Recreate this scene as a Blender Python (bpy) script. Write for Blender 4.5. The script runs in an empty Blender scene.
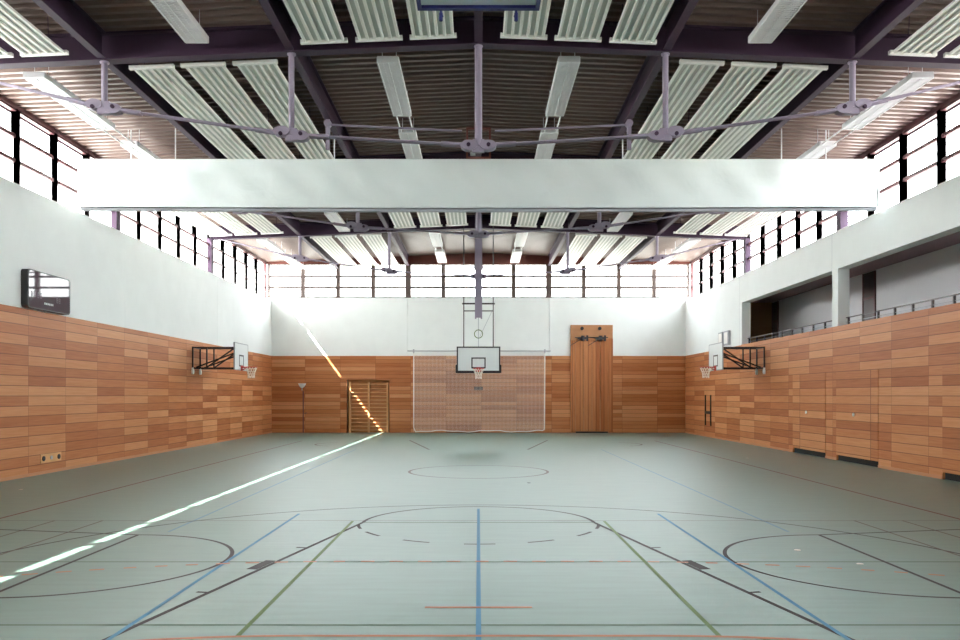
import bpy, math, random
from mathutils import Vector
random.seed(4)
S = bpy.context.scene
COL = S.collection
PI = math.pi
F = 813.0            # focal length in pixels of a 960 px wide frame
# ---------------------------------------------------------------- camera
cd = bpy.data.cameras.new('camera'); cam = bpy.data.objects.new('camera', cd); COL.objects.link(cam)
cd.sensor_width = 36.0; cd.lens = F / 960 * 36.0
cd.shift_x = 1.5 / 960; cd.shift_y = 75.5 / 960
cam.location = (0, 0, 1.98); cam.rotation_euler = (PI / 2, 0, 0); cd.clip_end = 300
S.camera = cam
# ---------------------------------------------------------------- light
w = bpy.data.worlds.new('sky'); S.world = w; w.use_nodes = True
bg = w.node_tree.nodes['Background']; bg.inputs[1].default_value = 5.0
_t = w.node_tree; _tc = _t.nodes.new('ShaderNodeTexCoord'); _sp = _t.nodes.new('ShaderNodeSeparateXYZ'); _rp = _t.nodes.new('ShaderNodeValToRGB')
_mr = _t.nodes.new('ShaderNodeMapRange'); _mr.inputs['From Min'].default_value = -1; _t.links.new(_tc.outputs['Generated'], _sp.inputs[0]); _t.links.new(_sp.outputs['Z'], _mr.inputs['Value'])
_t.links.new(_mr.outputs[0], _rp.inputs[0]); _t.links.new(_rp.outputs[0], bg.inputs[0])
_e = _rp.color_ramp.elements; _e[0].position = .47; _e[0].color = (1.0, .96, .88, 1); _e[1].position = .52; _e[1].color = (1.0, 1.0, 1.0, 1)
_k = _e.new(.8); _k.color = (1.25, 1.33, 1.4, 1)
sd = bpy.data.lights.new('sun', 'SUN'); sun = bpy.data.objects.new('sun', sd); COL.objects.link(sun)
sd.energy = 18.0; sd.angle = math.radians(0.4); sd.color = (1.0, 0.97, 0.9)
sun.rotation_euler = Vector((1, 0.84, -1.37)).to_track_quat('-Z', 'Y').to_euler(); sun.location = (-20, 10, 30)
S.view_settings.view_transform = 'Standard'; S.view_settings.look = 'None'
S.view_settings.exposure = 1.84; S.view_settings.gamma = 1.0; S.view_settings.use_curve_mapping = False

# ---------------------------------------------------------------- materials
def mat(name, col, rough=0.6, metal=0.0, spec=0.5):
    m = bpy.data.materials.new(name); m.use_nodes = True
    b = m.node_tree.nodes['Principled BSDF']
    b.inputs['Base Color'].default_value = (*col, 1); b.inputs['Roughness'].default_value = rough
    b.inputs['Metallic'].default_value = metal; b.inputs['Specular IOR Level'].default_value = spec
    return m
def N(t, kind, **kw):
    n = t.nodes.new(kind)
    for k, v in kw.items():
        if k in n.bl_rna.properties.keys(): setattr(n, k, v)
    return n
def mth(t, op, a, b=None):
    n = t.nodes.new('ShaderNodeMath'); n.operation = op
    for i, v in enumerate((a, b)):
        if v is None: continue
        if isinstance(v, (int, float)): n.inputs[i].default_value = v
        else: t.links.new(v, n.inputs[i])
    return n.outputs[0]
def noisy(m, scale=(6, 6, 6), amount=0.08, detail=4):
    t = m.node_tree; b = t.nodes['Principled BSDF']; c = list(b.inputs['Base Color'].default_value)[:3]
    tc = t.nodes.new('ShaderNodeTexCoord'); mp = t.nodes.new('ShaderNodeMapping'); mp.inputs['Scale'].default_value = scale
    nz = t.nodes.new('ShaderNodeTexNoise'); nz.inputs['Detail'].default_value = detail; nz.inputs['Scale'].default_value = 1
    rp = t.nodes.new('ShaderNodeValToRGB')
    rp.color_ramp.elements[0].position = .3; rp.color_ramp.elements[1].position = .7
    rp.color_ramp.elements[0].color = (*[x * (1 - amount) for x in c], 1); rp.color_ramp.elements[1].color = (*[min(1, x * (1 + amount)) for x in c], 1)
    t.links.new(tc.outputs['Object'], mp.inputs[0]); t.links.new(mp.outputs[0], nz.inputs[0])
    t.links.new(nz.outputs[0], rp.inputs[0]); t.links.new(rp.outputs[0], b.inputs['Base Color'])
    return m
def wood(name, axis, cw=1.79, rh=0.245, off=0.0, lo=(.37, .105, .030), mid=(.52, .190, .068), hi=(.66, .31, .14), vertical=False, rough=.5):
    m = bpy.data.materials.new(name); m.use_nodes = True; t = m.node_tree; b = t.nodes['Principled BSDF']
    g = t.nodes.new('ShaderNodeNewGeometry'); sp = t.nodes.new('ShaderNodeSeparateXYZ'); t.links.new(g.outputs['Position'], sp.inputs[0])
    u = mth(t, 'ADD', sp.outputs['X' if axis == 'X' else 'Y'], 50.0 + off); z = sp.outputs['Z']
    if vertical: u, z = z, u
    uc = mth(t, 'DIVIDE', u, cw); zc = mth(t, 'DIVIDE', z, rh)
    uf = mth(t, 'FLOOR', uc); zf = mth(t, 'FLOOR', zc)
    # now and then two neighbours in a row are one long board
    cb = t.nodes.new('ShaderNodeCombineXYZ'); t.links.new(uf, cb.inputs[0]); t.links.new(zf, cb.inputs[1])
    wn = t.nodes.new('ShaderNodeTexWhiteNoise'); wn.noise_dimensions = '2D'; t.links.new(cb.outputs[0], wn.inputs['Vector'])
    # grain
    gb = t.nodes.new('ShaderNodeCombineXYZ')
    t.links.new(mth(t, 'MULTIPLY', u, 1.3), gb.inputs[0]); t.links.new(mth(t, 'MULTIPLY', z, 28.0), gb.inputs[1]); t.links.new(mth(t, 'MULTIPLY', wn.outputs['Value'], 40.0), gb.inputs[2])
    nz = t.nodes.new('ShaderNodeTexNoise'); nz.inputs['Scale'].default_value = 1.0; nz.inputs['Detail'].default_value = 3; t.links.new(gb.outputs[0], nz.inputs[0])
    f = mth(t, 'ADD', mth(t, 'MULTIPLY', wn.outputs['Value'], 0.75), mth(t, 'MULTIPLY', mth(t, 'SUBTRACT', nz.outputs[0], 0.3), 0.6))
    rp = t.nodes.new('ShaderNodeValToRGB'); e = rp.color_ramp.elements
    e[0].position = .02; e[0].color = (*lo, 1); e[1].position = .95; e[1].color = (*hi, 1); k = e.new(.45); k.color = (*mid, 1)
    t.links.new(f, rp.inputs[0])
    # grooves between the boards
    zr = mth(t, 'FRACT', zc); ur = mth(t, 'FRACT', uc)
    gr = mth(t, 'MAXIMUM', mth(t, 'LESS_THAN', zr, .075), mth(t, 'LESS_THAN', ur, .006))
    mx = t.nodes.new('ShaderNodeMix'); mx.data_type = 'RGBA'; t.links.new(mth(t, 'MULTIPLY', gr, .72), mx.inputs[0])
    t.links.new(rp.outputs[0], mx.inputs[6]); mx.inputs[7].default_value = (.12, .03, .012, 1)
    t.links.new(mx.outputs[2], b.inputs['Base Color']); b.inputs['Roughness'].default_value = rough; b.inputs['Specular IOR Level'].default_value = .3
    return m
def glass(name):
    m = bpy.data.materials.new(name); m.use_nodes = True; t = m.node_tree; t.nodes.clear()
    o = t.nodes.new('ShaderNodeOutputMaterial'); a = t.nodes.new('ShaderNodeBsdfTransparent'); g = t.nodes.new('ShaderNodeBsdfGlossy')
    a.inputs[0].default_value = (.93, .96, .96, 1); g.inputs['Roughness'].default_value = .02
    x = t.nodes.new('ShaderNodeMixShader'); x.inputs[0].default_value = .05
    t.links.new(a.outputs[0], x.inputs[1]); t.links.new(g.outputs[0], x.inputs[2]); t.links.new(x.outputs[0], o.inputs[0]); return m
def frosted(name, c=.8):
    m = bpy.data.materials.new(name); m.use_nodes = True; t = m.node_tree; t.nodes.clear()
    o = t.nodes.new('ShaderNodeOutputMaterial'); a = t.nodes.new('ShaderNodeBsdfTranslucent'); g = t.nodes.new('ShaderNodeBsdfDiffuse')
    a.inputs[0].default_value = (c * .97, c, c, 1); g.inputs[0].default_value = (.8, .8, .8, 1)
    x = t.nodes.new('ShaderNodeMixShader'); x.inputs[0].default_value = .25
    t.links.new(a.outputs[0], x.inputs[1]); t.links.new(g.outputs[0], x.inputs[2]); t.links.new(x.outputs[0], o.inputs[0]); return m
M = dict(
    wall=noisy(mat('white_plaster', (.87, .90, .89), .75), (1.5, 1.5, 1.5), .02),
    wood_side=wood('side_panelling_wood', 'Y', off=0.0), wood_back=wood('back_panelling_wood', 'X', cw=1.87, rh=.205, off=.35),
    wood_door=wood('door_wood', 'Y', cw=5.0, off=2.3), wood_plank=wood('upright_board_wood', 'X', cw=9.0, rh=.42, vertical=True, off=.07),
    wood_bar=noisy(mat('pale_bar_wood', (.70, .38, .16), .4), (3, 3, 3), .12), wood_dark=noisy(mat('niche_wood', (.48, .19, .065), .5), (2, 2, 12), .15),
    wood_cover=noisy(mat('cover_wood', (.50, .23, .10), .45), (1, 1, 3), .1),
    base=mat('baseboard_wood', (.55, .25, .12), .5), frame=mat('maroon_window_steel', (.12, .045, .05), .5),
    frame_back=mat('taupe_window_steel', (.11, .075, .065), .55), steel=noisy(mat('dark_violet_steel', (.042, .019, .043), .6, 0, .3), (.7, .7, .7), .1),
    post=mat('lavender_steel', (.30, .25, .33), .45), deck=noisy(mat('profiled_deck_paint', (.19, .125, .105), .42), (.4, .4, .4), .06),
    fascia=mat('fascia_brown', (.16, .045, .035), .6), panel=mat('panel_white', (.90, .89, .85), .4), trough_shade=mat('panel_trough_shade', (.55, .56, .52), .5),
    lamp=mat('lamp_white', (.78, .79, .80), .45), louvre=mat('lamp_louvre', (.80, .80, .82), .4), fabric=None,
    black=mat('black_paint', (.012, .010, .012), .45), blacksteel=mat('black_steel', (.03, .018, .02), .4), board=mat('board_white', (.84, .88, .88), .35),
    red=mat('rim_red', (.55, .04, .03), .4), net=mat('net_white', (.93, .82, .72), .8), rope=mat('net_rope', (.9, .86, .78), .8),
    grey=mat('cool_grey', (.45, .46, .5), .5), gap_shade=mat('recess_shade_black', (.006, .005, .006), .8), glass=glass('clear_glass'), frost=frosted('frosted_glass'),
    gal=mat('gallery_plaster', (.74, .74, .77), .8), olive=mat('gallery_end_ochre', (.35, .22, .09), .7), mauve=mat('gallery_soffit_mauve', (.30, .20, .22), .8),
    door_dark=mat('gallery_door_dark', (.045, .022, .022), .35), score=mat('scoreboard_gloss', (.05, .018, .034), .03, 0, .3), segment=mat('faint_segments', (.10, .07, .10), .4),
    white=mat('small_white', (.9, .9, .88), .4), winch=mat('winch_blue', (.03, .03, .16), .4), eyelet=mat('socket_brass', (.7, .65, .6), .3, .6),
)
def floor_mat():
    m = noisy(mat('grey_green_linoleum', (.142, .238, .200), .36), (1.2, 9, 1), .07, 6)
    t = m.node_tree; b = t.nodes['Principled BSDF']; b.inputs['Specular IOR Level'].default_value = .42
    return m
M['floor'] = floor_mat()
def cloth_mat():
    m = mat('divider_vinyl', (.74, .80, .79), .55); t = m.node_tree; b = t.nodes['Principled BSDF']
    tc = t.nodes.new('ShaderNodeTexCoord'); mp = t.nodes.new('ShaderNodeMapping'); mp.inputs['Scale'].default_value = (.9, 1, .8); mp.inputs['Rotation'].default_value = (0, .5, 0)
    nz = t.nodes.new('ShaderNodeTexNoise'); nz.inputs['Scale'].default_value = 1.6; nz.inputs['Detail'].default_value = 3; nz.inputs['Distortion'].default_value = .6
    bp = t.nodes.new('ShaderNodeBump'); bp.inputs['Strength'].default_value = .3; bp.inputs['Distance'].default_value = .1
    t.links.new(tc.outputs['Object'], mp.inputs[0]); t.links.new(mp.outputs[0], nz.inputs[0]); t.links.new(nz.outputs[0], bp.inputs['Height']); t.links.new(bp.outputs[0], b.inputs['Normal'])
    return m
M['fabric'] = cloth_mat()
for k, c in dict(black=(.018, .010, .012), blue=(.055, .21, .35), green=(.11,.18,.055), orange=(.50, .17, .09), faintblue=(.13, .26, .36), brown=(.13, .10, .085), darkgreen=(.08, .14, .09), red=(.16, .03, .03)).items():
    M['line_' + k] = mat('line_' + k, c, .5, 0, .2)

# ---------------------------------------------------------------- mesh builder
class MB:
    def __init__(s): s.v = []; s.f = []; s.m = []; s.sm = []; s.cur = 0
    def add(s, vs, fs, smooth=False):
        o = len(s.v); s.v += [tuple(v) for v in vs]
        for f in fs: s.f.append([i + o for i in f]); s.m.append(s.cur); s.sm.append(smooth)
        return s
    def box(s, x0, x1, y0, y1, z0, z1):
        vs = [(x, y, z) for z in (z0, z1) for y in (y0, y1) for x in (x0, x1)]
        return s.add(vs, [(0, 2, 3, 1), (4, 5, 7, 6), (0, 1, 5, 4), (2, 6, 7, 3), (0, 4, 6, 2), (1, 3, 7, 5)])
    def frame(s, a, b):
        a = Vector(a); b = Vector(b); d = (b - a).normalized(); up = Vector((0, 0, 1)) if abs(d.z) < .9 else Vector((0, 1, 0))
        x = d.cross(up).normalized(); return a, b, x, x.cross(d).normalized()
    def bar(s, a, b, wx, wz):
        a, b, x, u = s.frame(a, b); r = [(-wx / 2, -wz / 2), (wx / 2, -wz / 2), (wx / 2, wz / 2), (-wx / 2, wz / 2)]
        vs = [p + x * i + u * j for p in (a, b) for i, j in r]
        return s.add(vs, [(3, 2, 1, 0), (4, 5, 6, 7)] + [(i, (i + 1) % 4, 4 + (i + 1) % 4, 4 + i) for i in range(4)])
    def tube(s, a, b, r, n=10, r2=None):
        a, b, x, u = s.frame(a, b); r2 = r if r2 is None else r2
        vs = [p + x * (math.cos(2 * PI * i / n) * q) + u * (math.sin(2 * PI * i / n) * q) for p, q in ((a, r), (b, r2)) for i in range(n)]
        s.add(vs, [(i, (i + 1) % n, n + (i + 1) % n, n + i) for i in range(n)], True)
        return s.add(vs, [tuple(range(n))[::-1], tuple(range(n, 2 * n))])
    def path(s, pts, r, n=8, closed=False):
        P = [Vector(p) for p in pts]; k = len(P)
        for i in range(k if closed else k - 1): s.tube(P[i], P[(i + 1) % k], r, n)
        return s
    def prism(s, poly, y0, y1):          # poly in x,z
        n = len(poly); vs = [(x, y, z) for y in (y0, y1) for x, z in poly]
        return s.add(vs, [tuple(range(n)), tuple(range(n, 2 * n))[::-1]] + [(i, n + i, n + (i + 1) % n, (i + 1) % n) for i in range(n)])
    def prism_y(s, poly, x0, x1):        # poly in y,z
        n = len(poly); vs = [(x, y, z) for x in (x0, x1) for y, z in poly]
        return s.add(vs, [tuple(range(n))[::-1], tuple(range(n, 2 * n))] + [(i, (i + 1) % n, n + (i + 1) % n, n + i) for i in range(n)])
    def ibeam(s, a, b, wid, dep, t=.03):  # top at a,b
        a = Vector(a); b = Vector(b); z = Vector((0, 0, 1))
        s.bar(a - z * t / 2, b - z * t / 2, wid, t); s.bar(a - z * (dep - t / 2), b - z * (dep - t / 2), wid, t)
        s.bar(a - z * dep / 2, b - z * dep / 2, t * .8, dep - 2 * t); return s
    def build(s, name, mats, parent=None, origin=None):
        me = bpy.data.meshes.new(name); me.from_pydata(s.v, [], s.f)
        if not isinstance(mats, (list, tuple)): mats = [mats]
        for q in mats: me.materials.append(q)
        me.polygons.foreach_set('material_index', s.m); me.polygons.foreach_set('use_smooth', s.sm)
        if origin is not None:
            o3 = Vector(origin)
            for v in me.vertices: v.co -= o3
        me.validate(); me.update()
        import bmesh
        bm = bmesh.new(); bm.from_mesh(me); bmesh.ops.recalc_face_normals(bm, faces=bm.faces); bm.to_mesh(me); bm.free()
        o = bpy.data.objects.new(name, me); COL.objects.link(o)
        if origin is not None: o.location = origin
        if parent is not None: o.parent = parent
        return o
def struct(o): o['kind'] = 'structure'; return o
def tag(o, label, cat, group=None):
    o['label'] = label; o['category'] = cat
    if group: o['group'] = group
    return o
def empty(name, loc, rz=0.0, label=None, cat=None, group=None):
    o = bpy.data.objects.new(name, None); COL.objects.link(o); o.location = loc; o.rotation_euler = (0, 0, rz); o.empty_display_size = .3
    if label: tag(o, label, cat, group)
    return o
def copy_tree(o, parent=None):
    c = o.copy(); COL.objects.link(c)
    if parent is not None: c.parent = parent
    for ch in list(o.children): copy_tree(ch, c)
    return c

# ---------------------------------------------------------------- dimensions
XW, XO, YB, YF = 11.0, 11.3, 43.2, -1.55
WOOD, SILL, HEAD = 4.08, 7.03, 8.98
BAYS = [YB - 8.95 * k for k in range(6)][::-1]       # -1.55 7.4 16.35 25.3 34.25 43.2
XS = (0.0, 3.76, 7.52)
zb = lambda x: 9.03 - .044 * abs(x)
zd = lambda x: 9.56 - .043 * abs(x)

# ---------------------------------------------------------------- floor and lines
m = MB(); m.box(-XO, XO, YF - .2, YB + .4, -.2, 0)
floor = struct(m.build('floor', M['floor']))
LZ = 0.0015
def strip(mb, pts, wd=.05, z=LZ):
    P = [Vector((p[0], p[1], 0)) for p in pts]; L = []; R = []
    for i, p in enumerate(P):
        d = (P[min(i + 1, len(P) - 1)] - P[max(i - 1, 0)]).normalized(); n = Vector((-d.y, d.x, 0)) * wd / 2
        L.append(p + n); R.append(p - n)
    vs = [(q.x, q.y, z) for q in L + R]; k = len(P)
    mb.add(vs, [(i, i + 1, k + i + 1, k + i) for i in range(k - 1)])
def arc(cx, cy, r, a0, a1, n=40): return [(cx + r * math.cos(math.radians(a0 + (a1 - a0) * i / n)), cy + r * math.sin(math.radians(a0 + (a1 - a0) * i / n))) for i in range(n + 1)]
def lines(name, key, shapes, z=LZ, wd=.05):
    mb = MB()
    for s in shapes: strip(mb, s, wd, z)
    o = mb.build(name, M['line_' + key], floor); return o
CY = 21.2
def mir(s): return [(x, 2 * CY - y) for x, y in s]
b0, ft = 6.5, 12.67
near = [[(-3.04, b0), (-1.8, ft)], [(3.04, b0), (1.8, ft)], arc(0, ft, 1.8, 0, 180),
        [(-3.05 + .2, b0 + 1.75), (-2.82 + .2, b0 + 1.80)], ]
lines('basketball_key_line', 'black', near[:3], LZ + .0006, .055)
lines('basketball_key_line', 'brown', [mir(s) for s in near[:2]], LZ + .0006, .09)
lines('free_throw_line', 'darkgreen', [[(-1.8, ft), (1.8, ft)]], LZ + .0006)
lines('free_throw_dashes', 'black', [arc(0, ft, 1.85, a, a + 13, 6) for a in (186, 208, 236, 264, 291, 319, 341)], LZ + .0006)
blk = []
for sx in (-1, 1):
    for y0, y1, off in ((9.25, 9.75, .12), (8.15, 8.2, .1), (10.55, 10.6, .1)):
        xk = lambda y: 3 - 1.2 * (y - b0) / (ft - b0)
        blk.append([(sx * (xk(y0) + off), y0), (sx * (xk(y1) + off), y1)])
lines('key_lane_mark', 'black', blk, LZ + .0008, .13)
lines('three_point_line', 'black', [arc(0, 8.45, 6.25, 0, 180, 80)], LZ + .0004, .045)
lines('basketball_centre_circle', 'brown', [arc(0, CY, 1.8, 0, 360, 80)], LZ + .0004, .07)
lines('basketball_sideline', 'red', [[(sx * 7.7, b0), (sx * 7.7, 2 * CY - 6.87)] for sx in (-1, 1)], LZ + .0004, .055)
cross = []
for sx in (-1, 1):
    c = 9.74
    cross += [[(sx * 4.83, c - 1.8), (sx * 4.83, c + 1.8)], [(sx * 4.83, c + 1.8), (sx * 10.4, c + 2.95)], [(sx * 4.83, c - 1.8), (sx * 10.4, c - 2.95)],
              arc(sx * 4.83, c, 1.8, 90 if sx < 0 else 90, -90 if sx < 0 else 270, 50)]
lines('cross_court_key_line', 'black', cross, LZ + .0010, .05)
lines('badminton_back_line', 'brown', [[(sx * x, 6.7), (sx * x, 12.86)] for sx in (-1, 1) for x in (5.94, 6.7)], LZ + .0004, .035)
lines('cross_court_key_line', 'brown', [arc(sx * 5.2, 33.0, 1.4, 60 if sx > 0 else 120, -60 if sx > 0 else 240, 20) for sx in (-1, 1)], LZ + .001, .08)
lines('badminton_service_line', 'green', [[(sx * 1.98, 6.65), (sx * 1.98, 12.8)] for sx in (-1, 1)], LZ + .0014, .045)
lines('badminton_side_line', 'darkgreen', [[(-10.6, 7.01), (10.6, 7.01)], [(-10.6, 9.67), (10.6, 9.67)]], LZ + .0002, .04)
lines('badminton_side_line', 'brown', [[(-9, 12.86), (9, 12.86)]], LZ + .0002, .025)
lines('volleyball_line', 'blue', [[(0, 5.2), (0, 14.2)], [(-3, 5.2), (-3, 13.6)], [(3, 5.2), (3, 13.6)]], LZ + .0012, .045)
lines('volleyball_sideline', 'faintblue', [[(sx * 4.5, 11.8), (sx * 4.5, 29.8)] for sx in (-1, 1)], LZ, .04)
gx = .69
lines('handball_goal_area_line', 'orange', [arc(-1.5, gx, 6, 180, 90, 40) + arc(1.5, gx, 6, 90, 0, 40)], LZ + .0016, .05)
lines('handball_penalty_mark', 'orange', [[(-.5, gx + 6.9), (.5, gx + 6.9)]], LZ + .0016, .05)
pts = arc(-1.5, gx, 9, 150, 90, 60) + arc(1.5, gx, 9, 90, 30, 60)
dash = []; acc = 0; seg = []
for i in range(len(pts) - 1):
    a = Vector(pts[i]); b = Vector(pts[i + 1]); L = (b - a).length; n = max(1, int(L / .02))
    for k in range(n):
        p = a.lerp(b, k / n); ph = (acc % .34); acc += L / n
        if ph < .17: seg.append(tuple(p))
        elif seg:
            if len(seg) > 1: dash.append(seg)
            seg = []
lines('handball_free_throw_dashes', 'orange', dash, LZ + .0018, .05)

# ---------------------------------------------------------------- walls
G = .012
def seg_boxes(mb, x0, x1, cuts, z0, z1):
    for a, b in zip(cuts[:-1], cuts[1:]): mb.box(x0, x1, a + G / 2, b - G / 2, z0, z1)
# left
m = MB(); seg_boxes(m, -XO - .1, -XW, [YF] + BAYS[1:-1] + [YB], WOOD - .05, SILL); m.box(-XO - .1, -XW - .02, YF, YB + .4, 0, WOOD - .05)
wl = struct(m.build('wall_left', M['wall']))
m = MB(); m.box(-XW - .02, -XW + .03, YF, YB, 0, WOOD); m.build('wood_panelling', M['wood_side'], wl)
m = MB(); m.box(-XW + .03, -XW + .045, YF, YB - .05, 0, .075); struct(m.build('baseboard_left', M['base']))
# right, with the gallery opening
GX, GY1, GZ0, GZ1, OH = 13.5, 37.4, 3.15, 6.25, 5.86
J0 = 33.95
m = MB()
m.box(XW, XW + .36, J0, YB, WOOD - .05, SILL); m.box(XW, XW + .36, YF, J0, OH, SILL)
for c in (25.08, 16.1, 7.2): m.box(XW, XW + .35, c - .21, c + .21, WOOD, OH)
m.box(XW + .02, XW + .36, YF, YB + .4, 0, WOOD - .05)
wr = struct(m.build('wall_right', M['wall']))
m = MB()
for c in (25.3, 34.25): m.box(XW - .002, XW + .01, c - .006, c + .006, OH if c < 30 else WOOD, SILL)
m.build('wall_joint', M['grey'], wr)
notch = [(25.7, 28.35), (22.3, 24.9), (16.9, 19.2)]
m = MB(); y = YF
for a, b in sorted(notch):
    m.box(XW - .03, XW + .02, y, a, 0, WOOD); m.box(XW - .03, XW + .02, a, b, .17, WOOD); y = b
m.box(XW - .03, XW + .02, y, YB, 0, WOOD); m.box(XW - .03, XW + .36, YF, J0, WOOD, WOOD + .02)
m.build('wood_panelling', M['wood_side'], wr)
m = MB()
for a, b in notch: m.box(XW + .018, XW + .03, a, b, 0, .17)
m.build('recess_shade', M['gap_shade'], wr)  # black sheet behind each notch stands in for the unlit opening
m = MB(); y = YF
for a, b in sorted(notch): m.box(XW - .045, XW - .03, y, a, 0, .075); y = b
m.box(XW - .045, XW - .03, y, YB - .05, 0, .075); struct(m.build('baseboard_right', M['base']))
# storage doors in the right wall
dn = 1
for a, b in notch:
    m = MB(); m.box(XW - .045, XW - .031, a, b, .17, 2.7); d = struct(m.build('door_%d' % dn, M['wood_door'])); dn += 1
    if a > 20:
        m = MB(); m.tube((XW - .045, a + (b - a) * .55, 1.42), (XW - .075, a + (b - a) * .55, 1.42), .05, 12); m.build('handle', M['white'], d)
# gallery
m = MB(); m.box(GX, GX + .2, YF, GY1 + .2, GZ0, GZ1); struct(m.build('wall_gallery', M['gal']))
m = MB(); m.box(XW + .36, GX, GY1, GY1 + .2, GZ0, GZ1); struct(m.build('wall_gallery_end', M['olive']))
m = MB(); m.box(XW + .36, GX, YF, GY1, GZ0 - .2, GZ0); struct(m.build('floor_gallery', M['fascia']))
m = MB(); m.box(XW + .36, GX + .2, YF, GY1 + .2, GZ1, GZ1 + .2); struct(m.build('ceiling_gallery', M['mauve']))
m = MB(); m.box(XW + .36, GX, YF - .2, YF, GZ0, GZ1); struct(m.build('wall_gallery_front', M['gal']))
for a, b in ((27.6, 28.5), (36.55, 37.3)):
    m = MB(); m.box(GX - .03, GX, a, b, GZ0, GZ1 - .02); d = struct(m.build('door_%d' % dn, M['door_dark'])); dn += 1
    q = MB(); q.box(GX - .05, GX - .03, a, a + .07, GZ0, GZ1 - .02); q.box(GX - .05, GX - .03, b - .07, b, GZ0, GZ1 - .02); q.box(GX - .05, GX - .03, a, b, 5.3, 5.38); q.build('door_frame', M['frame'], d)
    q = MB(); q.tube((GX - .05, a + .15, 4.2), (GX - .09, a + .15, 4.2), .03, 8); q.build('handle', M['white'], d)
# railing on the parapet
def railing(name, y0, y1, label):
    r = empty(name, (XW + .25, (y0 + y1) / 2, WOOD + .02), 0, label, 'railing', 'gallery railings'); o = r.location
    def loc(mb, nm, mt): 
        ob = mb.build(nm, mt); ob.location = -Vector(o); ob.parent = r
    q = MB(); q.box(XW + .23, XW + .27, y0, y1, WOOD + .26, WOOD + .29); loc(q, 'handrail', M['blacksteel'])
    q = MB(); q.box(XW + .24, XW + .26, y0, y1, WOOD + .13, WOOD + .145); loc(q, 'middle_rail', M['grey'])
    n = int((y1 - y0) / .87)
    for i in range(n + 1):
        yy = y0 + .15 + (y1 - y0 - .3) * i / n; q = MB(); q.box(XW + .225, XW + .275, yy - .025, yy + .025, WOOD + .02, WOOD + .26); loc(q, 'railing_post', M['blacksteel'])
railing('gallery_railing', 25.32, J0 - .02, 'low black steel railing on the gallery parapet, far opening beyond the white pillar')
railing('gallery_railing', 16.33, 24.85, 'low black steel railing on the gallery parapet, near opening at right picture edge')
# back wall
NX0, NX1, NZ = -6.98, -4.72, 2.82
m = MB(); SB = 7.17
cuts = [-XO - .1, -3.76, 3.76, XO + .1]
for a, b in zip(cuts[:-1], cuts[1:]): m.box(a + G / 2, b - G / 2, YB, YB + .3, WOOD - .05, SB)
m.box(-XO - .1, XO + .1, YB + .35, YB + .45, 0, SB)
wb = struct(m.build('wall_back', M['wall']))
m = MB(); m.box(-XW, NX0, YB - .05, YB, 0, WOOD); m.box(NX1, XW, YB - .05, YB, 0, WOOD); m.box(NX0, NX1, YB - .05, YB, NZ, WOOD)
m.build('wood_panelling', M['wood_back'], wb)
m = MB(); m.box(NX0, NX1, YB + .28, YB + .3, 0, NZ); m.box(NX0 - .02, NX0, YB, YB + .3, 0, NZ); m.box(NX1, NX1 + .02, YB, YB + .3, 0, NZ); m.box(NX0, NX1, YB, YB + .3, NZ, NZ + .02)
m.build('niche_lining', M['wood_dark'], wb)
m = MB(); m.box(-XO - .1, -NX0 * -1, YB, YB + .3, 0, WOOD - .05); m.box(NX1 + .02, XO + .1, YB, YB + .3, 0, WOOD - .05); m.box(NX0, NX1, YB, YB + .3, NZ + .02, WOOD - .05)
m.build('wall_core', M['wall'], wb)
m = MB(); m.box(-XO - .1, GX + .2, YF - .2, YF, 0, 9.3); struct(m.build('wall_front', M['wall']))
# gable fascia above the back windows
m = MB(); m.prism([(-XO, HEAD), (XO, HEAD), (XO, zd(XO)), (0, zd(0)), (-XO, zd(XO))], YB + .02, YB + .25); struct(m.build('trim_1', M['fascia']))
# back door (flush in the panelling)
m = MB(); m.box(-9.27, -8.46, YB - .062, YB - .05, 0, 2.17); d = struct(m.build('door_%d' % dn, M['wood_back'])); dn += 1
q = MB(); q.box(-9.33, -9.27, YB - .07, YB - .05, 0, 2.22); q.build('door_frame', M['frame'], d)
q = MB(); q.path([(-9.2, YB - .06, 1.0), (-9.2, YB - .12, 1.05), (-9.08, YB - .12, 1.05)], .02, 8); q.build('handle', M['blacksteel'], d)

# ---------------------------------------------------------------- windows
wn = [1]
TR = (8.32, 7.72)
def side_window(sx, y0, y1, frost):
    x = sx * (XO + .05); q = MB(); t = .07
    for yy in (y0, y1): q.box(x - .08, x + .08, yy - t, yy + t, SILL - .05, HEAD)
    for z in (TR[0], TR[1]): q.box(x - .05, x + .05, y0 + t, y1 - t, z - .045, z + .045)
    for z in (SILL - .02, HEAD - .02): q.box(x - .06, x + .06, y0 + t, y1 - t, z - .03, z + .02)
    o = struct(q.build('window_%d' % wn[0], M['frame'])); wn[0] += 1
    for z0, z1, mt in ((SILL, TR[1], M['frost'] if frost else M['glass']), (TR[1], TR[0], M['frost'] if frost else M['glass']), (TR[0], HEAD - .05, M['glass'])):
        q = MB(); xx = x + sx * .02; q.add([(xx, y0 + t, z0), (xx, y1 - t, z0), (xx, y1 - t, z1), (xx, y0 + t, z1)], [(0, 1, 2, 3)]); q.build('glass_pane', mt, o)
for sx in (-1, 1):
    for b in range(len(BAYS) - 1):
        for i in range(5):
            s = 8.95 / 5; side_window(sx, BAYS[b] + s * i, BAYS[b] + s * (i + 1), sx < 0)
    q = MB(); q.box(sx * (XO + .05) - .09, sx * (XO + .05) + .09, YF, YB, HEAD, HEAD + .1); struct(q.build('trim_%d' % (2 if sx < 0 else 3), M['frame']))
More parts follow.
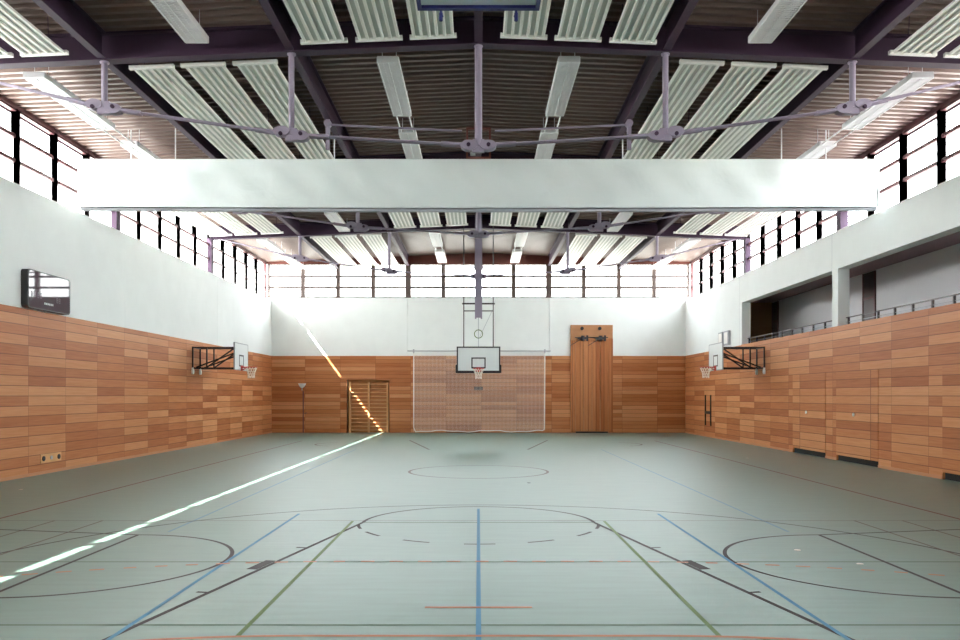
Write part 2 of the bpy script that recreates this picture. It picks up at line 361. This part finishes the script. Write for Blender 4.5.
for i in range(12):
    s = 1.87; x0 = -s * 6 + s * i; x1 = x0 + s; q = MB(); w0 = .15 if abs(x0) < .1 or abs(abs(x0) - 3.74) < .1 else .11; w1 = .15 if abs(x1) < .1 or abs(abs(x1) - 3.74) < .1 else .11
    q.box(x0, x0 + w0, YB + .05, YB + .25, SB, HEAD); q.box(x1 - w1, x1, YB + .05, YB + .25, SB, HEAD)
    for z in (8.31, 7.73): q.box(x0 + w0, x1 - w1, YB + .1, YB + .2, z - .055, z + .055)
    q.box(x0 + w0, x1 - w1, YB + .05, YB + .25, SB, SB + .07); q.box(x0 + w0, x1 - w1, YB + .05, YB + .25, HEAD - .05, HEAD)
    o = struct(q.build('window_%d' % wn[0], M['frame_back'])); wn[0] += 1
    q = MB(); q.add([(x0 + w0, YB + .15, SB), (x1 - w1, YB + .15, SB), (x1 - w1, YB + .15, HEAD), (x0 + w0, YB + .15, HEAD)], [(0, 1, 2, 3)]); q.build('glass_pane', M['glass'], o)

# ---------------------------------------------------------------- roof deck (profiled sheet)
pitch, dep = .28, .12; XE = XO + .33
prof = []; y = YF - .1
while y < YB + .5:
    prof += [(y, 0), (y + .10, 0), (y + .14, dep), (y + .24, dep)]; y += pitch
n = len(prof); q = MB(); vs = []
for x in (-XE, 0, XE): vs += [(x, a, zd(x) + h) for a, h in prof]
for x in (-XE, 0, XE): vs += [(x, a, zd(x) + dep + .12) for a, h in prof]
fs = []
for k in (0, 1): fs += [(k * n + i, (k + 1) * n + i, (k + 1) * n + i + 1, k * n + i + 1) for i in range(n - 1)]
for k in (3, 4): fs += [(k * n + i, k * n + i + 1, (k + 1) * n + i + 1, (k + 1) * n + i) for i in range(n - 1)]
for a, b in ((0, 3), (2, 5)): fs += [(a * n + i, a * n + i + 1, b * n + i + 1, b * n + i) for i in range(n - 1)]
q.add(vs, fs); struct(q.build('ceiling', M['deck']))

for sx, k in ((-1, 4), (1, 5)):
    q = MB(); q.box(sx * XE - .02, sx * XE + .02, YF - .1, YB + .6, 9.0, 9.35); struct(q.build('trim_%d' % k, M['steel']))  # eave boards out of view, added so the sun streak gets a straight edge
# ---------------------------------------------------------------- trusses
FOOT = {0.0: 7.0, 3.76: 7.22, 7.52: 7.76}
def truss():
    root = empty('roof_truss', (0, 0, 0))
    q = MB()
    for sx in (-1, 1): q.ibeam((0, 0, zd(0)), (sx * XO, 0, zd(XO)), .26, .55, .035)
    q.build('truss_beam', M['steel'], root)
    for sx in (-1, 1):
        q = MB(); q.box(sx * (XO + .02) - .12, sx * (XO + .02) + .12, -.15, .15, SILL - .05, zb(XO) + .05); q.build('column', M['steel'], root)
    for x in (0, 3.76, -3.76, 7.52, -7.52):
        ax = abs(x); f = FOOT[ax]; q = MB(); q.tube((x, 0, f), (x, 0, zb(x) + .02), .075 if ax == 0 else .06, 12); q.tube((x, 0, zb(x) - .04), (x, 0, zb(x) + .01), .09, 12); q.build('post', M['post'], root)
        q = MB()
        for k in (-1, 1):
            tilt = (0 if ax == 0 else (.06 if (x > 0) == (k > 0) else -.03)) 
            cx = x + k * .19; poly = [(cx + .17 * math.cos(2 * PI * i / 20), f + tilt + .10 * math.sin(2 * PI * i / 20)) for i in range(20)]
            q.prism(poly, -.09, .09); 
        q.box(x - .12, x + .12, -.06, .06, f - .13, f + .12)
        pl = q.build('clevis_plate', M['post'], root)
        for k in (-1, 1):
            b = MB(); b.tube((x + k * .2, -.12, f), (x + k * .2, .12, f), .04, 12); b.build('bolt', M['steel'], pl)
    P = [(-10.9, zb(10.9) + .02), (-7.52, FOOT[7.52]), (-3.76, FOOT[3.76]), (0, FOOT[0.0]), (3.76, FOOT[3.76]), (7.52, FOOT[7.52]), (10.9, zb(10.9) + .02)]
    for (xa, za), (xc, zc) in zip(P[:-1], P[1:]):
        for o in (-.05, .05):
            q = MB(); a = Vector((xa, o, za)); c = Vector((xc, o, zc)); q.tube(a, c, .021, 8)
            d = (c - a).normalized()
            if abs(xa) < 10: q.tube(a + d * .35, a + d * .75, .038, 8)
            if abs(xc) < 10: q.tube(c - d * .75, c - d * .35, .038, 8)
            q.build('tie_rod', M['post'], root)
    return root
tr = truss()
tl = {3: 'dark violet underslung roof truss with three hanging posts, foremost, in front of the white curtain',
      2: 'dark violet underslung roof truss half hidden behind the white divider curtain', 1: 'dark violet underslung roof truss farthest back, near the back wall windows'}
for i, k in enumerate((2, 3, 4)):
    o = tr if i == 0 else copy_tree(tr); o.location = (0, BAYS[k], 0)
    tag(o, tl[3 - i], 'roof truss', 'roof trusses across the hall')

# longitudinal beams between the trusses
where = {1: 'foremost bay', 2: 'before the curtain', 3: 'behind the curtain', 4: 'by back wall'}
posn = {0: 'along the ridge', 3.76: 'inner line on the {} side', 7.52: 'outer line on the {} side'}
for bay in (1, 2, 3, 4):
    for x in (-7.52, -3.76, 0, 3.76, 7.52):
        q = MB(); y0, y1 = BAYS[bay] + .14, BAYS[bay + 1] - (.14 if bay < 4 else .0); cy = (y0 + y1) / 2
        q.ibeam((x, y0, zd(x)), (x, y1, zd(x)), .16, .53, .03)
        o = q.build('purlin_beam', M['steel'], None, (x, cy, zb(x)))
        tag(o, 'dark steel beam running lengthwise, %s, %s' % (posn[abs(x)].format('left' if x < 0 else 'right'), where[bay]), 'beam', 'lengthwise roof beams')

# ---------------------------------------------------------------- radiant ceiling panels
def radiant(L):
    root = empty('radiant_panel', (0, 0, 0)); q = MB(); W = .82; prof = []
    x = -W / 2; cuts = []
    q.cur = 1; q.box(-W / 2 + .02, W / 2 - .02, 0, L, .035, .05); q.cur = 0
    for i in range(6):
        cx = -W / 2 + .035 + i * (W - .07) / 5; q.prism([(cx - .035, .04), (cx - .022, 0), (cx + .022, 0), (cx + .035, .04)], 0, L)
    q.build('ribbed_sheet', [M['panel'], M['trough_shade']], root)  # grey second slot paints in the shading between the white ribs
    for y in (0, L):
        e = MB(); e.box(-W / 2 - .05, W / 2 + .05, y - .04, y + .04, -.015, .06); e.build('end_strip', M['panel'], root)
    for y in (.4, L / 2, L - .4):
        for sx in (-.3, .3): e = MB(); e.tube((sx, y, .05), (sx, y, .60), .008, 6); e.build('hanger_rod', M['steel'], root)
    return root
CELL = {'c': (.885, 1.945, 3.02), 'm': (4.60, 5.67, 6.73), 'o': (8.49, 9.57, 10.6)}
cn = {'c': 'beside the ridge', 'm': 'midway up the roof', 'o': 'above the side windows'}
three = ('inner', 'middle', 'outer')
protos = {}
def place_panel(bay, cell, i, sx):
    y0, y1 = {1: (8.0, 15.9), 2: (16.75, 24.9), 3: (25.8, 33.45), 4: (34.7, 42.45)}[bay]
    key = bay
    if key not in protos: o = protos[key] = radiant(y1 - y0)
    else: o = copy_tree(protos[key])
    x = sx * CELL[cell][i]; o.location = (x, y0, zb(x) - .01); o.rotation_euler = (0, 0 if abs(x) < .1 else sx * .043, 0)
    tag(o, 'ribbed white heating panel, %s of three %s, %s side, %s' % (three[i], cn[cell], 'left' if sx < 0 else 'right', where[bay]), 'heating panel', 'radiant ceiling panels')
for bay, cells in ((1, 'co'), (2, 'm'), (3, 'co'), (4, 'm')):
    for c in cells:
        for i in range(3):
            for sx in (-1, 1): place_panel(bay, c, i, sx)

# ---------------------------------------------------------------- ceiling lights
def luminaire(L):
    root = empty('ceiling_light', (0, 0, 0)); W = .44; q = MB()
    q.box(-W / 2, W / 2, 0, L, .10, .13)
    for sx in (-1, 1): q.box(sx * W / 2 - .012, sx * W / 2 + .012, 0, L, 0, .12)
    for y in (0, L): q.box(-W / 2, W / 2, y - .015, y + .015, 0, .13)
    q.box(-.012, .012, 0, L, 0, .1); q.build('lamp_housing', M['lamp'], root)
    q = MB(); n = int(L / .075)
    for k in range(1, n): y = L * k / n; q.box(-W / 2, W / 2, y - .018, y + .018, .008, .05)
    for sx in (-.11, .11): q.box(sx - .006, sx + .006, 0, L, .012, .07)
    q.build('louvre_grid', M['louvre'], root)
    for sx in (-.11, .11):
        q = MB(); q.tube((sx, .1, .085), (sx, L - .1, .085), .013, 8); q.build('tube_lamp', M['white'], root)
    for y in (.3, L - .3):
        for sx in (-.15, .15): q = MB(); q.tube((sx, y, .13), (sx, y, .55), .008, 6); q.build('hanger_rod', M['lamp'], root)
    return root
lum = None
for bay, xs in ((1, (5.47,)), (2, (1.91, 9.35)), (3, (5.6,)), (4, (1.91, 9.35))):
    y = BAYS[bay]
    for x in xs:
        for sx in (-1, 1):
            spots = ((y + 4.75, 3.45),) if bay == 1 else (((y + .75, 3.3), (y + 5.4, 3.2)))
            for j, (yy, L) in enumerate(spots):
                o = lum = luminaire(3.3) if lum is None else copy_tree(lum)
                o.location = (sx * x, yy if bay > 1 else y + 5.1, zb(x) + .04)
                pos = {1.91: 'beside the ridge', 5.6: 'midway up the roof', 5.47: 'midway up the roof', 9.35: 'above the side windows'}[x]
                nth = '' if len(spots) == 1 else ('front of two ' if j == 0 else 'rear of two ')
                tag(o, ('white louvred strip light, %s%s, %s side, %s' % (nth, pos, 'left' if sx < 0 else 'right', where[bay].replace('just ', ''))), 'ceiling light', 'strip lights under the roof')
            if bay > 1:
                q = MB()
                for s2 in (-.16, .16): q.tube((sx * x + s2, y + 4.06, zb(x) + .09), (sx * x + s2, y + 5.39, zb(x) + .09), .02, 8)
                o = q.build('linking_conduit', M['lamp'], None, (sx * x, y + 4.7, zb(x) + .09))
                tag(o, 'thin paired conduits joining two strip lights %s, %s side, %s' % (pos, 'left' if sx < 0 else 'right', where[bay].replace('just ', '')), 'conduit', 'conduits between strip lights')

# ---------------------------------------------------------------- divider curtain
cur = empty('divider_curtain', (0, 22.0, 8.3), 0, 'gathered white divider curtain hanging across the whole hall below the roof', 'curtain')
q = MB(); nx = 260; Z1 = 8.32; Z0 = 7.06; nz = 12; X0 = 10.76
def cy(x, t, side):
    a = .055 * math.sin(x * 2.1 + 3.5 * t + 1.3 * math.sin(x * .7)) * (1 - t * .3) + .03 * math.sin(x * 5.3 - 6 * t + 2 * math.sin(x * .31))
    return side * .16 + a * (.3 + .9 * math.sin(PI * min(1, t + .08))) * .6
for side in (-1, 1):
    vs = []
    for i in range(nx + 1):
        x = -X0 + 2 * X0 * i / nx
        for j in range(nz + 1):
            t = j / nz; sag = -.035 * (1 - (x / X0) ** 2)
            yy = cy(x, t, side) * (1 if side < 0 else 1) + (-.012 if j == 3 else 0) * side * -1
            vs.append((x * (1 - .004 * t), yy, Z1 - (Z1 - Z0) * t + sag * t - 8.3))
    q.add(vs, [(i * (nz + 1) + j, (i + 1) * (nz + 1) + j, (i + 1) * (nz + 1) + j + 1, i * (nz + 1) + j + 1) for i in range(nx) for j in range(nz)], True)
for x in (-X0, X0): q.box(x - .01, x + .01, -.16, .16, Z0 - 8.3, Z1 - 8.3)
q.box(-X0, X0, -.17, .17, Z1 - 8.31, Z1 - 8.29)
q.build('curtain_fabric', M['fabric'], cur)
q = MB(); q.path([(-10.75 + 21.5 * i / 20, 0, Z0 - .03 - 8.3 - .035 * (1 - ((-10.75 + 21.5 * i / 20) / X0) ** 2)) for i in range(21)], .06, 10); q.build('weight_bar', M['grey'], cur)
q = MB()
for i in range(60): x = -10.6 + 21.2 * i / 59; q.tube((x, -.165, Z1 - .36 - 8.3), (x, -.15, Z1 - .36 - 8.3), .012, 6)
for x in (-9.4, -8.2, -3.9, 3.9, 8.2, 9.4):
    q = MB(); q.tube((x, 0, Z1 - 8.3), (x, 0, zd(x) - 8.3), .018, 8); q.build('suspension_cable', M['lamp'], cur)
# curtain winch frame and drive shafts
wi = empty('curtain_winch', (0, 21.4, zd(0)), 0, 'small steel winch frame with dark blue motor under the ridge above the curtain', 'winch')
q = MB()
for sx in (-1, 1): q.box(sx * .3 - .025, sx * .3 + .025, -.025, .025, -1.35, -.53)
q.box(-.3, .3, -.025, .025, -.58, -.53); q.box(-.3, .3, -.025, .025, -1.35, -1.3); 
for sx in (-1, 1): q.box(sx * .09 - .02, sx * .09 + .02, -.02, .02, -.56, 0)
q.build('winch_frame', M['fascia'], wi)
q = MB(); q.tube((.1, 0, -1.0), (.26, 0, -1.0), .1, 14); q.build('motor', M['winch'], wi)
q = MB(); q.box(-.22, -.08, -.08, .08, -1.25, -1.0); q.build('gearbox', M['grey'], wi)
for sx in (-1, 1):
    sh = empty('curtain_drive_shaft', (sx * 3.76, 20.3, zb(3.76)), 0, 'thin lavender drive shaft under the roof in front of curtain, %s of the ridge' % ('left' if sx < 0 else 'right'), 'drive shaft', 'curtain drive shafts')
    q = MB(); q.tube((0, 0, -.12), (-sx * 3.35, 0, -.28), .028, 8); q.build('shaft', M['post'], sh)
    q = MB(); q.box(-.05, .05, -.05, .05, -.75, .0); q.tube((0, -.08, -.1), (0, .08, -.1), .09, 12); q.build('pulley_bracket', M['post'], sh)

# ---------------------------------------------------------------- basketball hoops
def hoop_board(root, bx=0.0, z0=2.95, border=.03, bc=None):
    """board plane at x=bx facing +x"""
    bc = bc or M['grey']
    q = MB(); q.box(bx - .03, bx, -.9, .9, z0, z0 + 1.05); bd = q.build('backboard', M['board'], root)
    q = MB(); e = .006
    for y0, y1, a, b in ((-.9, .9, z0, z0 + border), (-.9, .9, z0 + 1.05 - border, z0 + 1.05), (-.9, -.9 + border, z0, z0 + 1.05), (.9 - border, .9, z0, z0 + 1.05)): q.box(bx - .035, bx + e, y0, y1, a, b)
    q.build('border', bc, bd)
    q = MB(); a, b = z0 + .15, z0 + .60; t = .05
    for y0, y1, c, d in ((-.295, .295, a, a + t), (-.295, .295, b - t, b), (-.295, -.295 + t, a, b), (.295 - t, .295, a, b)): q.box(bx, bx + .005, y0, y1, c, d)
    q.build('target_square', M['black'], bd)
    zr = z0 + .13; cx = bx + .15 + .23
    q = MB(); q.path([(cx + .23 * math.cos(2 * PI * i / 24), .23 * math.sin(2 * PI * i / 24), zr) for i in range(24)], .016, 8, True)
    q.box(bx, bx + .16, -.07, .07, zr - .03, zr + .02); q.bar((bx + .02, -.06, zr - .12), (cx - .1, -.2, zr - .01), .02, .02); q.bar((bx + .02, .06, zr - .12), (cx - .1, .2, zr - .01), .02, .02)
    q.box(bx, bx + .03, -.1, .1, zr - .14, zr + .06); q.build('rim', M['red'], root)
    q = MB(); k = 12; rad = (.225, .18, .14, .12, .125); zz = (0, -.11, -.21, -.31, -.42)
    P = lambda l, i: (cx + rad[l] * math.cos(2 * PI * (i + .5 * (l % 2)) / k), rad[l] * math.sin(2 * PI * (i + .5 * (l % 2)) / k), zr + zz[l])
    for l in range(4):
        for i in range(k):
            j = i if l % 2 == 0 else i + 1
            q.tube(P(l, i), P(l + 1, j), .011, 5); q.tube(P(l, i), P(l + 1, j - 1), .011, 5)
    q.build('hoop_net', M['net'], root)
def side_hoop(label, loc, rz):
    r = empty('basketball_hoop', loc, rz, label, 'basketball hoop', 'basketball hoops on the side walls')
    hoop_board(r, 0.0)
    for sy in (-1, 1):
        q = MB(); y = sy * .42
        for a, b in (((-1.74, 3.82), (-.05, 3.82)), ((-1.74, 3.03), (-.05, 3.03)), ((-1.74, 3.0), (-1.74, 3.85)), ((-1.2, 3.03), (-1.2, 3.82)), ((-.06, 3.0), (-.06, 3.85)), ((-1.6, 3.06), (-.1, 3.62)), ((-1.2, 3.06), (-.1, 3.82))):
            q.bar((a[0], y, a[1]), (b[0], y, b[1]), .045, .05)
        q.build('swing_frame', M['blacksteel'], r)
    q = MB()
    for z in (3.03, 3.82):
        for x in (-1.74, -.06): q.bar((x, -.42, z), (x, .42, z), .04, .045)
    q.build('cross_tube', M['blacksteel'], r)
    for sy in (-1, 1):
        q = MB(); q.box(-1.77, -1.70, sy * .42 - .06, sy * .42 + .06, 2.84, 2.95); q.tube((-1.74, sy * .42, 2.8), (-1.74, sy * .42, 3.05), .05, 10); q.build('hinge_bracket', M['white'], r)
    return r
side_hoop('wall-mounted basketball hoop with black swing frame on the left wall', (-9.2, 31.55, 0), 0)
side_hoop('wall-mounted basketball hoop with black swing frame on the right wall', (9.2, 31.55, 0), PI)
def centre_hoop():
    r = empty('basketball_hoop', (0, 33.55, 0), -PI / 2, 'black-bordered basketball hoop hanging from the roof on thin poles before the back wall', 'basketball hoop')
    hoop_board(r, 0.0, 2.95, .055, M['black'])     # local +x is towards the camera
    for sy in (-1, 1):
        q = MB(); q.box(-.05, .03, sy * .9 - .045, sy * .9 + .045, 2.91, 3.25); q.build('corner_pad', M['black'], r)
        q = MB(); q.tube((-.1, sy * .61, 3.9), (-.1, sy * .61, 9.5), .022, 8); q.build('hanging_pole', M['blacksteel'], r)
        q = MB(); q.box(-.06, 0.04, sy * .45 - .43, sy * .45 + .43, 2.90, 2.98); q.build('bottom_pad', M['black'], r)
    q = MB(); q.box(-.13, -.07, -.68, .68, 5.75, 5.81); q.box(-.12, -.08, -.61, .61, 5.46, 5.5); q.build('cross_brace', M['blacksteel'], r)
    q = MB()
    for sy in (-1, 1): q.box(-.13, -.03, sy * .12 - .03, sy * .12 + .03, 5.15, 9.5)
    q.box(-.1, -.05, -.1, .1, 5.2, 9.45); q.box(-.16, 0, -.2, .2, 7.2, 7.35); q.build('telescopic_mast', M['post'], r)
    q = MB(); q.tube((-.08, 0, 3.95), (-.08, 0, 5.2), .015, 6); q.tube((-.08, .55, 5.45), (-.08, .05, 4.4), .01, 6); q.build('lifting_rod', M['grey'], r)
    q = MB(); q.path([(-.03, .17 * math.cos(2 * PI * i / 20), 4.52 + .17 * math.sin(2 * PI * i / 20)) for i in range(20)], .018, 6, True); q.build('cable_ring', M['line_green'], r)
    return r
centre_hoop()
# hoop folded up under the roof above the camera
r = empty('basketball_hoop', (0, 11.4, 7.86), 0, 'basketball backboard folded up flat under the roof at the top picture edge', 'basketball hoop')
q = MB(); q.box(-.87, .87, -.5, .86, 0, .03); q.build('backboard', M['board'], r)
q = MB(); q.box(-.92, .92, .84, .92, -.05, .06); q.box(-.92, -.86, -.55, .9, -.05, .06); q.box(.86, .92, -.55, .9, -.05, .06); q.build('border', M['winch'], r)
q = MB(); q.tube((-.62, .95, .05), (.56, .95, .05), .035, 10); q.build('rail', M['lamp'], r)
for sx in (-1, 1):
    q = MB(); q.path([(sx * .57, .93, .3), (sx * .57, .93, -.08), (sx * .55, .93, -.14)], .02, 8); q.tube((sx * .57, .93, -.2), (sx * .57, .93, -.08), .028, 8); q.build('latch_hook', M['winch'], r)
    q = MB(); q.tube((sx * .38, .3, .03), (sx * .38, .3, zd(0) - 7.86), .03, 8); q.build('hanging_pole', M['blacksteel'], r)

# ---------------------------------------------------------------- ball net on the back wall
YN = YB - .3
nt = empty('ball_stop_net', (0, YN, 0), 0, 'fine white ball-stop net hanging from a bar against the back wall panelling', 'net')
q = MB(); xa, xb = -3.42, 3.5; za, zc = .1, 4.2
nx = 98; nzz = 58
for i in range(nx + 1): x = xa + (xb - xa) * i / nx; q.box(x - .0045, x + .0045, -.005, .005, za + .03 * math.sin(x * 2.3), zc)
for j in range(nzz): z = za + .06 + (zc - za - .1) * j / nzz; q.box(xa, xb, -.005, .005, z - .0045, z + .0045)
q.build('mesh_netting', M['net'], nt)
q = MB(); q.path([(xa, 0, zc), (xa, 0, za + .2), (xa + .06, 0, za + .05)] + [(xa + .1 + (xb - xa - .2) * i / 24, 0, za + .035 * math.sin((xa + (xb - xa) * i / 24) * 2.3) + .02 * math.sin(i * 1.7)) for i in range(25)] + [(xb - .02, 0, za + .12), (xb, 0, zc)], .028, 6); q.build('border_rope', M['rope'], nt)
q = MB(); q.tube((-3.75, 0, 4.33), (3.8, 0, 4.33), .03, 10)
for x in (-3.42, 3.5): q.box(x - .04, x + .04, -.04, .04, 4.26, 4.42); q.tube((x, 0, 4.0), (x, 0, 4.3), .025, 8); q.bar((x, 0, 4.3), (x, .3, 4.3), .04, .04)
q.build('hanging_bar', M['grey'], nt)
# recessed wall box behind the net
q = MB(); q.box(-.23, .23, YB - .075, YB - .05, 2.27, 2.45); o = q.build('wall_box', M['black'], None, (0, YB - .06, 2.36)); tag(o, 'small black box set in the back panelling behind the net, below the hoop', 'box')

# ---------------------------------------------------------------- wall bars in the niche
wbx = empty('wall_bars', (-5.85, YB + .12, 0), 0, 'pale wooden two-bay wall bars in the niche at the left of the back wall', 'wall bars')
for x in (-1.0, 0.0, 1.0):
    q = MB(); q.box(x - .045, x + .045, -.06, .08, 0, 2.68); q.build('upright', M['wood_bar'], wbx)
for k in range(13):
    z = .14 + k * .2 if k < 12 else 2.58
    for x in (-.5, .5):
        q = MB(); q.tube((x - .455, -.02, z), (x + .455, -.02, z), .024, 10); q.build('rung', M['wood_bar'], wbx)

# ---------------------------------------------------------------- tall apparatus cover
ap = empty('apparatus_cover', (6.0, YB - .06, 0), 0, 'tall upright-boarded wooden cover with dark clamps, rising above the panelling on the back wall', 'apparatus cover')
q = MB(); q.box(-1.12, 1.12, -.04, .008, 0, 5.72); q.build('back_panel', M['wood_cover'], ap)
for sx in (-1, 1): q = MB(); q.box(sx * 1.0 - .12, sx * 1.0 + .12, -.09, -.04, .05, 5.0 if sx > 0 else 4.9); q.build('side_board', M['wood_plank'], ap)
for i in range(4):
    x = -.66 + i * .44; q = MB(); q.box(x - .19, x + .19, -.08 - (.03 if i % 2 else 0), -.04, .1, 4.95); q.build('upright_board', M['wood_plank'], ap)
    q = MB(); q.box(x + .195, x + .225, -.06, -.04, .1, 4.95); q.build('shade_strip', M['wood_dark'], ap)  # solid darker strip put in for the shade between two boards
for x in (-.52, .42):
    q = MB(); q.tube((x, -.04, 5.53), (x, -.14, 5.53), .09, 14); q.build('round_clamp', M['black'], ap)
    q = MB(); q.box(x - .22, x + .25, -.17, -.05, 4.95, 5.07); q.box(x - .05, x + .12, -.22, -.05, 4.88, 5.14); q.bar((x - .0, -.12, 5.0), (x - .62, -.16, 4.62), .035, .035); q.box(x + .22, x + .32, -.18, -.05, 4.86, 5.16); q.build('clamp_arm', M['blacksteel'], ap)
q = MB(); q.tube((-.9, -.13, 5.05), (.85, -.13, 5.05), .025, 8); q.build('cross_rod', M['blacksteel'], ap)
q = MB(); q.box(-.85, .85, -.1, -.04, 0, .07); q.build('foot_shade', M['black'], ap)  # solid black strip drawn as the shade under the boards

# ---------------------------------------------------------------- small wall fittings
lp = empty('wall_lamp', (-9.32, YB - .05, 2.55), 0, 'small white bowl-shaped wall lamp above the flush door in back panelling', 'lamp')
q = MB(); n = 16
for (ra, za), (rb, zc) in zip(((.05, -.17), (.11, -.12), (.17, -.03), (.21, .06)), ((.11, -.12), (.17, -.03), (.21, .06), (.20, .07))): q.tube((0, -.2, za), (0, -.2, zc), ra, n, rb)
q.build('lamp_bowl', M['white'], lp)
q = MB(); q.box(-.04, .04, -.2, 0, -.05, .0); q.tube((0, -.2, -.3), (0, -.2, -.17), .03, 8); q.build('bracket', M['grey'], lp)
sp = empty('loudspeaker', (XW, 36.2, 4.2), 0, 'pair of slim grey loudspeaker boxes on the right wall above the hoop', 'loudspeaker')
for y in (-.42, .42):
    q = MB(); q.box(-.12, 0, y - .3, y + .3, 0, .62); b = q.build('speaker_box', M['grey'], sp)
    q = MB(); q.box(-.125, -.12, y - .24, y + .24, .06, .56); q.build('grille', M['panel'], b)
hb = empty('wall_rail', (XW - .03, 38.9, .55), 0, 'H-shaped pair of black vertical bars low on the right panelling', 'wall fitting')
for y in (-.55, .35): q = MB(); q.box(-.04, 0, y - .05, y + .05, 0, 1.45); q.build('vertical_bar', M['black'], hb)
q = MB(); q.box(-.04, 0, -.5, .3, .55, .68); q.build('cross_bar', M['black'], hb)
so = empty('wall_socket', (-XW + .03, 20.85, .3), 0, 'wall socket plate with two dark holes low on the left panelling', 'socket')
q = MB(); q.box(0, .015, -.5, .5, -.02, .2); q.build('plate', M['wood_bar'], so)
for y in (-.37, .37): q = MB(); q.tube((.01, y, .09), (.03, y, .09), .065, 12); q.build('socket_hole', M['black'], so)
q = MB(); q.tube((.01, 0, .09), (.03, 0, .09), .05, 12); q.build('dial', M['grey'], so)
for x, y, lb in ((-9.63, 17.1, 'small pale metal floor socket near the left wall'), (8.5, 25.7, 'small pale metal floor socket near the right wall, in front of storage doors'),
                 (4.08, 10.4, 'small pale metal floor socket inside the right-hand black circle, upper of two'), (4.48, 9.55, 'small pale metal floor socket inside the right-hand black circle, lower of two'),
                 (1.14, 18.4, 'small dark metal floor socket just in front of the centre circle')):
    q = MB(); q.tube((0, 0, .0015), (0, 0, .006), .04, 14); o = q.build('floor_socket', M['eyelet'] if 'dark' not in lb else M['black']); o.location = (x, y, 0); tag(o, lb, 'floor socket')

# ---------------------------------------------------------------- scoreboard
sb = empty('scoreboard', (-XW, 20.55, 4.11), 0, 'glossy black scoreboard on the left white wall reflecting the windows', 'scoreboard')
q = MB(); W2 = 1.01; H = .93; rr = .09
poly = []
for cx_, cz_, a0 in ((W2 - rr, H - rr, 0), (-W2 + rr, H - rr, 90), (-W2 + rr, rr, 180), (W2 - rr, rr, 270)):
    for k in range(6): a = math.radians(a0 + 18 * k); poly.append((cx_ + rr * math.cos(a), cz_ + rr * math.sin(a)))
q.prism_y(poly, 0, .17); q.build('case', M['black'], sb)
q = MB(); poly2 = [(a * .965, H / 2 + (b - H / 2) * .94) for a, b in poly]; q.prism_y(poly2, .17, .176); q.build('glass_front', M['score'], sb)
SEG = {'a': (.0, .1, .06, 0), }
def digit(mb, y, z, s):
    x0, x1 = .1765, .179; t = s * .12
    for a, b, c, d in ((0, s * .55, s, s - t), (0, s * .55, s / 2 + t / 2, s / 2 - t / 2), (0, s * .55, t, 0), (0, t, 0, s), (s * .55 - t, s * .55, 0, s)):
        mb.box(x0, x1, y + min(a, b), y + max(a, b), z + min(c, d), z + max(c, d))
q = MB()
for y in (-.88, -.76, -.60, -.48, .30, .42): digit(q, y, .27 if y < 0 else .24, .13)
q.build('digits', M['segment'], sb)  # unlit segments in one dull flat colour
q = MB()
for k in range(6): q.box(.1765, .179, -.28 + k * .075, -.23 + k * .075, .14, .19)
q.build('caption', M['lamp'], sb)
q = MB(); q.path([(.03, 0, .01), (.03, .02, -.05)], .012, 6); q.build('cable', M['grey'], sb)
